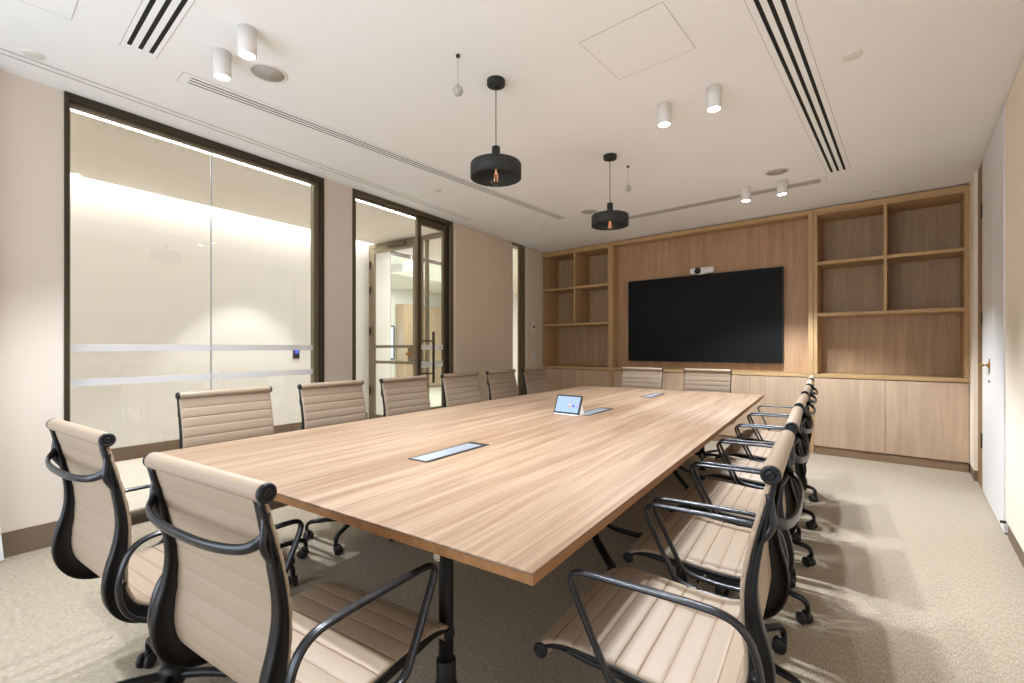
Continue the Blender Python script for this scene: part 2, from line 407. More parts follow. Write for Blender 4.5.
for z in (.5, 1.45, 2.1, 2.5): box(f, UW+.05, UW+.075, VE-.06, VE-.04, z-.06, z+.06, .002)
obj('hinge', f, 'bronze_dark', leaf)
obj('glass', box(BM(), UW+.13, -5.10, VE-.015, VE-.005, .11, CC-.14), 'glass', leaf)
obj('glass', box(BM(), -4.82, U-T, VE-.005, VE+.005, .02, CC-.07), 'glass', d4)
# the office beyond that door
cb('wall_office', 'cor_wall', -10.1, U-T, 12.0, 12.1, 0, 3.06)
cb('wall_office.001', 'cor_wall', -10.1, -10.0, 5.05, 12.0, 0, 3.06)
cb('wall_office.002', 'cor_wall', -10.1, UW-.1, 4.95, 5.05, 0, 3.06)
cb('wall_office.003', 'cor_wall', U-T-.02, U-T, VE+.05, 5.70, 0, 3.06)
cb('wall_office.004', 'cor_wall', U-T-.02, U-T, 6.115, 12, 0, 3.06)
cb('ceiling_office', 'cor_ceil', -10.1, U-T-.02, VE, 12, CC, CC+.04)
cab = thing('storage_cupboard', 'tall wooden cupboard in the room beyond the corridor door', 'cupboard', (*wf(-9.68, 10.35), 0), A+PI/2)
b = BM(); box(b, -1.3, 1.3, 0, .28, .05, 2.4, .004); obj('body', b, 'oak_back', cab)
for i in range(4): b = BM(); box(b, -1.295+i*.65, -.655+i*.65, -.02, 0, .08, 2.38, .003); obj('door', b, 'oak_back', cab)
b = BM(); box(b, -1.26, 1.26, .03, .27, 0, .05); obj('plinth', b, 'oak_kick', cab)
w5 = thing('window_4', 'x', 'x', (0, 0, 0), A); del w5['label']; del w5['category']; w5['kind'] = 'structure'
b = BM(); box(b, -9.99, -9.97, 8.05, 8.95, .9, 1.75); obj('pane', b, 'daylight', w5)
b = BM(); box(b, -10.0, -9.95, 8.0, 8.05, .85, 1.8); box(b, -10.0, -9.95, 8.95, 9.0, .85, 1.8); box(b, -10, -9.95, 8.05, 8.95, 1.75, 1.8); box(b, -10, -9.95, 8.05, 8.95, .85, .9)
obj('window_frame', b, 'bronze', w5)
b = BM(); box(b, -.16, .16, -.02, .02, -.07, .07, .004)
t = obj('exit_sign', b, 'exit', None, (*wf(-5.95, 5.75), 2.60), A); t['label'] = 'pale lavender lit sign hanging beyond the corridor door'; t['category'] = 'sign'
b = BM(); box(b, -.005, .005, -.005, .005, .07, .17); obj('bracket', b, 'white_metal', t)
gs = thing('window_5', 'x', 'x', (0, 0, 0), A); del gs['label']; del gs['category']; gs['kind'] = 'structure'
b = BM()
for v in (5.42, 6.35, 7.3): box(b, UW-.07, UW-.03, v, v+.035, 0, CC, .002)
box(b, UW-.07, UW-.03, 5.455, 7.3, CC-.06, CC); box(b, UW-.07, UW-.03, 5.455, 7.3, 0, .06); obj('window_frame', b, 'bronze', gs)
obj('glass', box(BM(), UW-.055, UW-.045, 5.455, 6.35, .06, CC-.06), 'green_glass', gs)
obj('glass', box(BM(), UW-.055, UW-.045, 6.385, 7.3, .06, CC-.06), 'green_glass', gs)

# ---------------------------------------------------------------- back wall joinery
YC = 6.15                     # front plane
XL, XR = -4.60, .43
ZL = .89
def wpart(name, m, x0, x1, y0, y1, z0, z1, par, bev=.0015, **k):
    ox, oy, oz = par.location
    return obj(name, box(BM(), x0-ox, x1-ox, y0-oy, y1-oy, z0-oz, z1-oz, bev, 1), m, par, None, None, **k)
def shelving(x0, x1, xd, label):
    t = thing('shelving_unit', label, 'shelves', ((x0+x1)/2, YC+.23, ZL+.001))
    wpart('side_panel', 'oak_edge_v', x0, x0+.035, YC, YC+.46, ZL+.002, 2.655, t)
    wpart('side_panel', 'oak_edge_v', x1-.035, x1, YC, YC+.46, ZL+.002, 2.655, t)
    wpart('top_panel', 'oak_edge', x0, x1, YC, YC+.46, 2.655, 2.725, t)
    wpart('back_panel', 'oak_back', x0+.035, x1-.035, YC+.43, YC+.45, ZL+.002, 2.655, t)
    wpart('shelf', 'oak_edge', x0+.035, x1-.035, YC+.004, YC+.43, 1.530, 1.566, t)
    wpart('shelf', 'oak_edge', x0+.035, xd-.014, YC+.004, YC+.43, 2.100, 2.134, t)
    wpart('shelf', 'oak_edge', xd+.014, x1-.035, YC+.004, YC+.43, 2.100, 2.134, t)
    wpart('divider', 'oak_edge_v', xd-.014, xd+.014, YC+.002, YC+.43, 1.566, 2.655, t)
    return t
shelving(-4.595, -3.345, -3.965, 'open oak shelving with five compartments left of the television')
shelving(-.815, .431, -.190, 'open oak shelving with five compartments right of the television')
# uprights that flank the recessed centre panel
sbox('trim_12', 'oak_edge_v', -3.343, -3.295, YC-.004, YC+.46, ZL+.002, 2.725)
sbox('trim_13', 'oak_edge_v', -.865, -.817, YC-.004, YC+.46, ZL+.002, 2.725)
PY = YC+.16
sbox('trim_14', 'oak_panel', -3.295, -.865, PY, PY+.03, ZL+.002, 2.67)
sbox('trim_15', 'oak_edge', -3.295, -.865, YC, PY+.03, 2.672, 2.725)
ct = sbox('trim_16', 'oak_edge', -4.595, .431, YC-.004, YC+.46, .852, ZL)     # continuous ledge
def basecab(x0, x1, label):
    t = thing('base_cabinet', label, 'cabinet', ((x0+x1)/2, YC+.24, 0))
    wpart('body', 'oak_kick', x0+.001, x1-.001, YC+.022, YC+.46, .088, .846, t)
    wpart('toe_kick', 'oak_kick', x0+.001, x1-.001, YC+.012, YC+.03, 0.0, .088, t)
    xm = (x0+x1)/2
    wpart('door', 'oak_door', x0+.0015, xm-.0015, YC, YC+.020, .092, .842, t)
    wpart('door', 'oak_door', xm+.0015, x1-.0015, YC, YC+.020, .092, .842, t)
basecab(-4.585, -3.345, 'low oak cabinet with two doors below left shelving')
basecab(-3.29, -2.07, 'low oak cabinet under left half of television')
basecab(-2.068, -.868, 'low oak cabinet under right half of television')
basecab(-.812, .430, 'low pale oak cabinet with two doors below right shelving')
for x0, x1 in ((-3.343, -3.292), (-.866, -.814)):
    sbox('trim_17', 'oak_edge_v', x0, x1, YC-.004, YC+.3, 0, .851)
# television
tv = thing('television', 'large black flat television on oak wall panel', 'television', (-2.115, PY, 1.565))
b = BM(); box(b, -.985, .985, -.075, -.02, -.572, .572, .004); obj('bezel', b, 'tv_frame', tv)
b = BM(); box(b, -.977, .977, -.077, -.074, -.563, .563); obj('screen', b, 'tv', tv)
b = BM(); box(b, -.3, .3, -.02, 0, -.2, .2); obj('wall_mount', b, 'black_metal', tv)
vc = thing('video_camera', 'small white video conference camera on top of the television', 'camera', (-2.06, PY-.055, 2.139))
b = BM(); box(b, -.15, .15, -.04, .03, 0.012, .085, .014, 3); box(b, -.06, .06, -.03, .03, 0, .014, .002); obj('body', b, 'white_plastic', vc)
b = BM(); lathe(b, [(0, -.012), (.030, -.012), (.042, .0), (.042, .03), (0, .03)], 28, (-.045, -.045, .047), 'Y'); obj('camera_head', b, 'lens', vc)
b = BM(); box(b, .015, .14, -.0425, -.039, .03, .068, .001); obj('speaker_grille', b, 'white_metal', vc)
# switches on the left wall's far panel
def plate(name, label, cat, v, z, h, dark):
    t = thing(name, label, cat, (*wf(U+.018, v), z), A)
    b = BM(); box(b, 0, .010, -.048, .048, -h/2, h/2, .003); obj('plate', b, 'white_plastic', t)
    b = BM()
    if dark: cyl(b, .022, .009, .018, (0, .005, 0), 'X', 20, .002); obj('dial', b, 'black_plastic', t)
    else:
        for s in (-.022, .002): box(b, .009, .014, s, s+.018, -.028, .028, .002)
        obj('rocker', b, 'white_metal', t)
plate('thermostat', 'white thermostat with dark dial on beige panel by left shelves', 'thermostat', 6.30, 1.51, .13, True)
plate('light_switch', 'white light switch plate below thermostat on beige panel', 'light switch', 6.30, 1.04, .13, False)

# ---------------------------------------------------------------- ceiling fittings
def cthing(name, label, cat, x, y, group=None, rot=0):
    k = 1.0 if name in ('ceiling_spotlight', 'pendant_lamp') else 1.0117
    return thing(name, label, cat, (x*k, y*k, CEIL), rot, group)
def downlight(x, y, label, p=1.0):
    t = cthing('ceiling_spotlight', label, 'spotlight', x, y, 'white cylinder ceiling spotlights')
    b = BM(); lathe(b, [(0, 0), (.042, 0), (.042, -.128), (.040, -.131), (.036, -.131), (.034, -.120), (0, -.120)], 32); obj('housing', b, 'white_metal', t)
    b = BM(); cyl(b, .0345, -.1205, -.1195, n=28); 
    for v in b.verts: v.co.z -= .0085
    obj('lens', b, 'lamp_on', t)
    l = bpy.data.lights.new('spot_beam', 'SPOT'); l.energy = SPOT_W*p; l.spot_size = R(104); l.spot_blend = .35
    l.shadow_soft_size = .022; l.color = (.86, .94, 1)
    o = bpy.data.objects.new('spot_beam', l); COL.objects.link(o); o.parent = t; o.location = (0, 0, -.15)
SPOT_W = 100
for x, y, lab in ((-2.465, .899, 'right one of the lit white cylinder spotlight pair at upper left'),
                  (-2.762, .885, 'left one of the lit white cylinder spotlight pair at upper left'),
                  (-1.197, 2.91, 'lit white cylinder spotlight beside the ceiling hatch, left of its pair'),
                  (-.891, 2.912, 'lit white cylinder spotlight between ceiling hatch and wide vent, right of its pair'),
                  (-1.21, 4.93, 'lit white cylinder spotlight near back wall, left of the far pair'),
                  (-.904, 4.94, 'lit white cylinder spotlight near back wall, right of the far pair'),
                  (-1.20, .89, 'lit white cylinder spotlight above the near chairs, left of its pair'),
                  (-.895, .89, 'lit white cylinder spotlight above the near chairs, right of its pair')):
    downlight(x, y, lab, .72 if y < 1 else (.95 if y < 4 else 1.3))
def pendant(x, y, label):
    t = cthing('pendant_lamp', label, 'pendant lamp', x, y, 'black pendant lamps over the table')
    b = BM(); lathe(b, [(0, 0), (.053, 0), (.053, -.027), (.050, -.031), (0, -.031)], 32); obj('ceiling_rose', b, 'matt_black', t)
    b = BM(); cyl(b, .0028, -.41, -.030, n=10); obj('cord', b, 'black_plastic', t)
    b = BM()
    lathe(b, [(0, -.386), (.021, -.386), (.024, -.390), (.024, -.474), (.030, -.477), (.130, -.480), (.143, -.484), (.148, -.492),
              (.148, -.570), (.145, -.570), (.145, -.494), (.140, -.488), (.03, -.483), (0, -.483)], 56)
    obj('lamp_shade', b, 'matt_black', t)
    b = BM(); cyl(b, .017, -.513, -.48, n=20); obj('lamp_holder', b, 'black_metal', t)
    b = BM(); lathe(b, [(.013, -.512), (.016, -.525), (.028, -.545), (.033, -.568), (.028, -.592), (.014, -.606), (0, -.609)], 28)
    bl = obj('bulb', b, 'bulb_glass', t); bl.location.z = -.003
    b = BM()
    for k in range(4):
        a = k*PI/2; tube(b, [(.007*math.cos(a), .007*math.sin(a), -.535), (.012*math.cos(a), .012*math.sin(a), -.585)], .0014, 6)
    tube(b, [(0, 0, -.515), (0, 0, -.54)], .003, 8); obj('filament', b, 'filament', bl)
pendant(-1.835, 2.012, 'black metal pendant lamp nearer the camera with clear bulb')
pendant(-1.848, 3.396, 'black metal pendant lamp farther away, toward the television')
def hangmic(x, y, label):
    t = cthing('hanging_microphone', label, 'microphone', x, y, 'hanging ball microphones')
    b = BM(); cyl(b, .011, -.012, 0, n=18); obj('ceiling_cap', b, 'black_plastic', t)
    b = BM(); cyl(b, .0015, -.165, -.01, n=8); lathe(b, [(0, -.148), (.004, -.15), (.006, -.165), (0, -.168)], 12); obj('wire', b, 'grille', t)
    b = BM(); s = bmesh.ops.create_uvsphere(b, u_segments=20, v_segments=14, radius=.026)
    for v in b.verts:
        k = 1+.06*math.sin(v.co.z*400)*math.sin(math.atan2(v.co.y, v.co.x)*8); v.co *= k; v.co.z -= .192
    for f_ in b.faces: f_.smooth = True
    obj('ball', b, 'grille', t)
hangmic(-1.808, 1.686, 'small pale ball on thin wire from ceiling beside nearer black pendant')
hangmic(-1.816, 3.649, 'small pale ball on thin wire from ceiling beside farther black pendant')
def speaker(x, y, label):
    t = cthing('ceiling_speaker', label, 'speaker', x, y, 'round ceiling speakers')
    b = BM(); lathe(b, [(.083, -.001), (.086, -.007), (.098, -.004), (.100, 0)], 40); obj('rim', b, 'ceil_trim', t)
    b = BM(); lathe(b, [(0, -.005), (.083, -.004), (.084, 0)], 40); lathe(b, [(.014, -.0045), (.013, -.0075), (0, -.008)], 16); obj('grille', b, 'grille', t)
speaker(-2.735, 1.109, 'round grey ceiling speaker beside the two upper left spotlights')
speaker(-.881, 4.607, 'round grey ceiling speaker near the far pair of spotlights')
speaker(-2.757, 4.582, 'round grey ceiling speaker behind the farther black pendant')
def disc(name, x, y, r, h, label, cat, m='ceil_trim', group=None):
    t = BM(); lathe(t, [(0, -h), (r*.8, -h), (r, -h*.55), (r, 0)], 32)
    o = obj(name, t, m, None, (x*1.0117, y*1.0117, CEIL)); o['label'] = label; o['category'] = cat
    if group: o['group'] = group
disc('smoke_detector', -.229, 3.03, .044, .010, 'flat white round ceiling disc right of the wide vent', 'smoke detector')
disc('smoke_detector', -3.50, .235, .045, .008, 'flat white round ceiling disc at upper left corner', 'smoke detector')
for x, y, l in ((-3.5, 3.006, 'small white ceiling sprinkler plate above the glass doorway'), (-3.553, 4.794, 'small white ceiling sprinkler plate above beige wall panel'),
                (-3.503, 5.739, 'small white ceiling sprinkler plate above left shelving'), (-.234, 5.786, 'small white ceiling sprinkler plate above right shelving')):
    disc('ceiling_sprinkler', x, y, .034, .008, l, 'sprinkler', 'ceil_trim', 'ceiling sprinklers')
def hatch(x0, x1, y0, y1, label):
    t = cthing('ceiling_hatch', label, 'access hatch', (x0+x1)/2, (y0+y1)/2)
    w_, d_ = (x1-x0)/2, (y1-y0)/2
    b = BM(); g_ = .002
    box(b, -w_, w_, -d_-g_, -d_, -.0015, 0); box(b, -w_, w_, d_, d_+g_, -.0015, 0)
    box(b, -w_-g_, -w_, -d_, d_, -.0015, 0); box(b, w_, w_+g_, -d_, d_, -.0015, 0); obj('hatch_gap', b, 'groove', t)
    b = BM(); box(b, -w_, w_, -d_, d_, -.0012, 0); obj('hatch_lid', b, 'ceiling', t)
hatch(-1.27, -.835, 2.015, 2.44, 'square flush ceiling hatch between pendant and wide vent')
hatch(-3.0, -2.70, -.10, .33, 'flush ceiling hatch at the extreme upper left')
def vent(x0, x1, y0, y1, axis, slots, sw, label, metal='slot_black', fr='ceiling'):
    """slots: offsets of slot centres across the vent"""
    t = cthing('ceiling_vent', label, 'air vent', (x0+x1)/2, (y0+y1)/2, 'slotted ceiling air vents')
    w_, d_ = (x1-x0)/2, (y1-y0)/2
    b = BM()
    ps = []
    lim = w_ if axis == 'Y' else d_
    edges = [-lim]+[e for s in slots for e in (s-sw/2, s+sw/2)]+[lim]
    L_ = d_ if axis == 'Y' else w_
    e = .045
    for i in range(0, len(edges), 2):
        a, c = edges[i], edges[i+1]
        if axis == 'Y': box(b, a, c, -L_, L_, -.0016, 0)
        else: box(b, -L_, L_, a, c, -.0016, 0)
    for s in (-1, 1):
        a, c = sorted((s*L_, s*(L_-e)))
        if axis == 'Y': box(b, -lim+.001, lim-.001, a, c, -.0018, 0)
        else: box(b, a, c, -lim+.001, lim-.001, -.0018, 0)
    obj('vent_frame', b, fr, t)
    for s in slots:
        b = BM()
        if axis == 'Y': box(b, s-sw/2, s+sw/2, -L_+e, L_-e, -.0012, 0)
        else: box(b, -L_+e, L_-e, s-sw/2, s+sw/2, -.0012, 0)
        obj('slot', b, metal, t)
    b = BM(); g_ = .0025
    box(b, -w_-g_, w_+g_, -d_-g_, -d_, -.001, 0); box(b, -w_-g_, w_+g_, d_, d_+g_, -.001, 0)
    box(b, -w_-g_, -w_, -d_, d_, -.001, 0); box(b, w_, w_+g_, -d_, d_, -.001, 0); obj('edge_gap', b, 'groove', t)
vent(-.557, -.386, 1.0, 5.00, 'Y', (-.046, 0, .046), .019, 'wide three slot black and white ceiling vent toward right wall')
vent(-3.215, -3.085, .775, 4.70, 'Y', (-.036, -.003, .030), .012, 'long thin slotted ceiling vent parallel to the glass wall')
vent(-3.07, -1.50, .515, .665, 'X', (-.046, 0, .046), .019, 'short three slot black ceiling vent at top left')
vent(-2.72, -.565, 5.045, 5.185, 'X', (-.044, -.015, .014, .043), .019, 'thin grey slotted ceiling vent above the television wall', 'grey_slot')

# ---------------------------------------------------------------- conference table
TU0, TU1, TV0, TV1 = -2.333, -.474, .782, 4.955
TH = .74
tc_u, tc_v = (TU0+TU1)/2, (TV0+TV1)/2
tbl = thing('conference_table', 'long pale oak conference table with black legs in middle of room', 'table', (*wf(tc_u, tc_v), 0), A)
hw, hl = (TU1-TU0)/2, (TV1-TV0)/2
obj('tabletop', box(BM(), -hw, hw, -hl, hl, TH-.006, TH, .0015), 'table_top', tbl)
obj('table_edge', box(BM(), -hw+.0005, hw-.0005, -hl+.0005, hl-.0005, TH-.027, TH-.0065, .001), 'table_edge', tbl)
b = BM()
for u in (-.45, .45): box(b, u-.025, u+.025, -hl+.25, hl-.25, TH-.07, TH-.0275, .003)
for v in (-1.75, -.3, .3, 1.55): box(b, -.62, .62, v-.02, v+.02, TH-.066, TH-.028, .003)
obj('under_frame', b, 'black_metal', tbl)
def tleg(u, v, tips):
    u -= tc_u; v -= tc_v
    b = BM(); cyl(b, .021, .16, TH-.028, (u, v, 0), n=24)
    cyl(b, .028, .10, .30, (u, v, 0), n=24, b=.004); box(b, u-.05, u+.05, v-.035, v+.035, TH-.034, TH-.028)
    for (a, c) in tips:
        a -= tc_u; c -= tc_v
        d = Vector((a-u, c-v, 0)); s = Vector((-d.y, d.x, 0)).normalized()
        P = [Vector((u, v, .27)), Vector((u, v, .2))+d*.12, Vector((u, v, .105))+d*.4, Vector((u, v, .045))+d*.8, Vector((u, v, .026))+d]
        sweep(b, catmull(P, 5), .022, .014, s, 10, sq=3)
        cyl(b, .02, 0, .018, (a-d.x*.04, c-d.y*.04, 0), n=16)
    o = obj('leg', b, 'black_metal', tbl)
    b = BM(); box(b, u-.027, u-.003, v-.026, v-.012, TH-.165, TH-.105, .004); obj('bracket', b, 'chrome', o)
tleg(-.895, 1.0, [(-.69, 1.09), (-1.13, 1.10)])
tleg(-1.94, 1.0, [(-2.2, 1.12), (-1.67, 1.10)])
tleg(-1.20, 2.575, [(-.93, 2.34), (-.92, 2.83)])
tleg(-1.62, 2.575, [(-1.88, 2.34), (-1.88, 2.83)])
tleg(-1.15, 4.2, [(-.93, 4.0), (-.90, 4.45)])
tleg(-1.66, 4.2, [(-1.88, 4.0), (-1.9, 4.45)])
for v0, v1 in ((1.305, 1.70), (2.79, 3.20), (4.10, 4.52)):
    c = (v0+v1)/2-tc_v; l = (v1-v0)/2; u = -1.315-tc_u; w_ = .052
    b = BM()
    box(b, u-w_, u+w_, c-l, c-l+.008, TH, TH+.003); box(b, u-w_, u+w_, c+l-.03, c+l, TH, TH+.003)
    box(b, u-w_, u-w_+.006, c-l+.008, c+l-.03, TH, TH+.003); box(b, u+w_-.016, u+w_, c-l+.008, c+l-.03, TH, TH+.003)
    hb = obj('cable_hatch', b, 'black_plastic', tbl)
    obj('lid', box(BM(), u-w_+.007, u+w_-.017, c-l+.009, c+l-.031, TH, TH+.0025, .0005), 'alu', hb, label='brushed metal lid')
# touch controller
tp = thing('touch_panel', 'small lit touchscreen controller standing on the table centre', 'tablet', (*wf(-1.42, 2.755), TH), A-R(7))
tilt = Matrix.Rotation(-R(22), 4, 'X')
def tl(bm_): bmesh.ops.transform(bm_, matrix=tilt, verts=bm_.verts); return bm_
obj('bezel', tl(box(BM(), -.10, .10, 0, .012, .006, .135, .003)), 'black_plastic', tp)
scr = obj('screen', tl(box(BM(), -.089, .089, -.0012, .001, .017, .124)), 'screen', tp)
for x, m_ in ((.020, 'ic_o'), (.048, 'ic_b'), (.076, 'ic_p')):
    b = BM(); cyl(b, .0095, 0, .0008, (x, -.0022, .062), 'Y', 20); obj('icon', tl(b), m_, scr)
b = BM(); box(b, -.045, -.033, -.002, -.0014, .066, .069); box(b, -.028, -.012, -.002, -.0014, .062, .074); box(b, -.048, -.008, -.002, -.0014, .092, .0935)
obj('icon', tl(b), 'ic_g', scr)
b = BM()
pr_ = [(0.0, .0), (.075, .0), (.075, .008), (.052, .06), (.035, .075), (.012, .012)]
v1 = [b.verts.new((-.095, y, z)) for y, z in pr_]; v2 = [b.verts.new((.095, y, z)) for y, z in pr_]
b.faces.new(v1); b.faces.new(v2[::-1])
for i in range(len(pr_)): b.faces.new((v1[i], v1[(i+1) % 6], v2[(i+1) % 6], v2[i]))
obj('stand', b, 'white_metal', tp)

# ---------------------------------------------------------------- office chairs
PROF = [(.270, .424), (.258, .442), (.205, .459), (.12, .460), (.02, .452), (-.07, .448), (-.125, .455), (-.172, .480),
        (-.195, .525), (-.198, .58), (-.192, .64), (-.192, .71), (-.205, .79), (-.225, .87), (-.240, .925), (-.246, .945)]
fine = catmull([(0, y, z) for y, z in PROF], 12)
arc = [0]
for a, b_ in zip(fine, fine[1:]): arc.append(arc[-1]+(b_-a).length)
def at(s):
    s = max(0, min(arc[-1], s))
    lo = 0
    for i in range(len(arc)-1):
        if arc[i+1] >= s: lo = i; break
    k = (s-arc[lo])/max(1e-9, arc[lo+1]-arc[lo])
    p = fine[lo].lerp(fine[lo+1], k)
    a = fine[max(0, lo-2)]; c = fine[min(len(fine)-1, lo+3)]
    t = (c-a).normalized()
    return p, Vector((0, -t.z, t.y)) * -1 if False else (Vector((0, t.z, -t.y)))   # normal towards the sitter
LEN = arc[-1]
SPLIT = .475
PITCH_S = SPLIT/9
PITCH_B = (LEN-SPLIT)/9.5
HWID = .2305; SEAM = True
def sling(s0, s1, pitch, off):
    bm_ = BM(); n = int((s1-s0)/.0021)+1
    xs = [-1, -.985, -.95, -.8, -.4, 0, .4, .8, .95, .985, 1]
    F, B = [], []
    for i in range(n+1):
        s = s0+(s1-s0)*i/n
        p, nn = at(s)
        ph = abs(math.sin(PI*(s-off)/pitch))
        hF = .0010+.0110*ph**.5; hB = .0040+.0018*ph**.3
        fr, br = [], []
        for x in xs:
            e = (1-abs(x)**14)**.5 if abs(x) < 1 else 0
            if abs(x) > .97: hF = .0012+.0070*ph**.16
            fr.append(bm_.verts.new(Vector((x*HWID, 0, 0))+p+nn*(hF*(.45+.55*e) if abs(x) < 1 else hF*.1)))
            br.append(bm_.verts.new(Vector((x*HWID, 0, 0))+p-nn*(hB*(.6+.4*e))))
        F.append(fr); B.append(br)
    m = len(xs)
    for i in range(n):
        sm = s0+(s1-s0)*(i+.5)/n
        seam = abs((sm-off)/pitch-round((sm-off)/pitch))*pitch < .0017 and SEAM
        for j in range(m-1):
            f1 = bm_.faces.new((F[i][j], F[i][j+1], F[i+1][j+1], F[i+1][j])); f1.smooth = True
            f2 = bm_.faces.new((B[i][j+1], B[i][j], B[i+1][j], B[i+1][j+1])); f2.smooth = True
            if seam: f1.material_index = 1
        bm_.faces.new((F[i][0], F[i+1][0], B[i+1][0], B[i][0])).smooth = True
        bm_.faces.new((F[i+1][m-1], F[i][m-1], B[i][m-1], B[i+1][m-1])).smooth = True
    for E_ in (0, n):
        for j in range(m-1): bm_.faces.new((F[E_][j], F[E_][j+1], B[E_][j+1], B[E_][j]))
    return bm_
# does the normal face up on the seat?
assert at(.15)[1].z > 0 or True
if at(.15)[1].z < 0:
    _at = at
    def at(s):
        p, n_ = _at(s); return p, -n_
def rib(sx):
    """cast side frame: hugs the sling's back, deep at the lower bend, with a raised bead"""
    bm_ = BM(); n = 90; rings = []
    for i in range(n+1):
        s = .012+(LEN-.03)*i/n
        p, nn = at(s)
        k = i/n
        dep = .020+.030*math.exp(-((s-.50)/.15)**2)+.006*math.exp(-((s-.2)/.2)**2)
        dep *= min(1, .45+k*4) * min(1, .55+(1-k)*3)
        xo, xi = sx*.2325, sx*.214
        pr = [(xi, -.004), (xo, -.004), (xo+sx*.002, -.007), (xo, -.012), (xo, -dep+.008), (xo+sx*.004, -dep+.003), (xo, -dep), (xi-sx*.004, -dep), (xi-sx*.004, -dep+.006), (xi+sx*.004, -dep+.010), (xi+sx*.004, -.012), (xi, -.009)]
        rings.append([bm_.verts.new(Vector((x, 0, 0))+p+nn*d) for x, d in pr])
    m = len(rings[0])
    for a, c in zip(rings, rings[1:]):
        for j in range(m): bm_.faces.new((a[j], a[(j+1) % m], c[(j+1) % m], c[j])).smooth = True
    bm_.faces.new(rings[0]); bm_.faces.new(rings[-1][::-1])
    return bm_
def cap(sx, y, z, r):
    bm_ = BM()
    x = .236
    lathe(bm_, [(0, 0), (r, 0), (r, .006), (r-.003, .009), (r*.62, .009), (r*.60, .0065), (r*.40, .0065), (r*.38, .010), (r*.18, .010), (r*.15, .007), (0, .007)], 28, (0, 0, 0), 'X')
    for v in bm_.verts: v.co = Vector((sx*(x-.005+v.co.x), y+v.co.y, z+v.co.z))
    return bm_
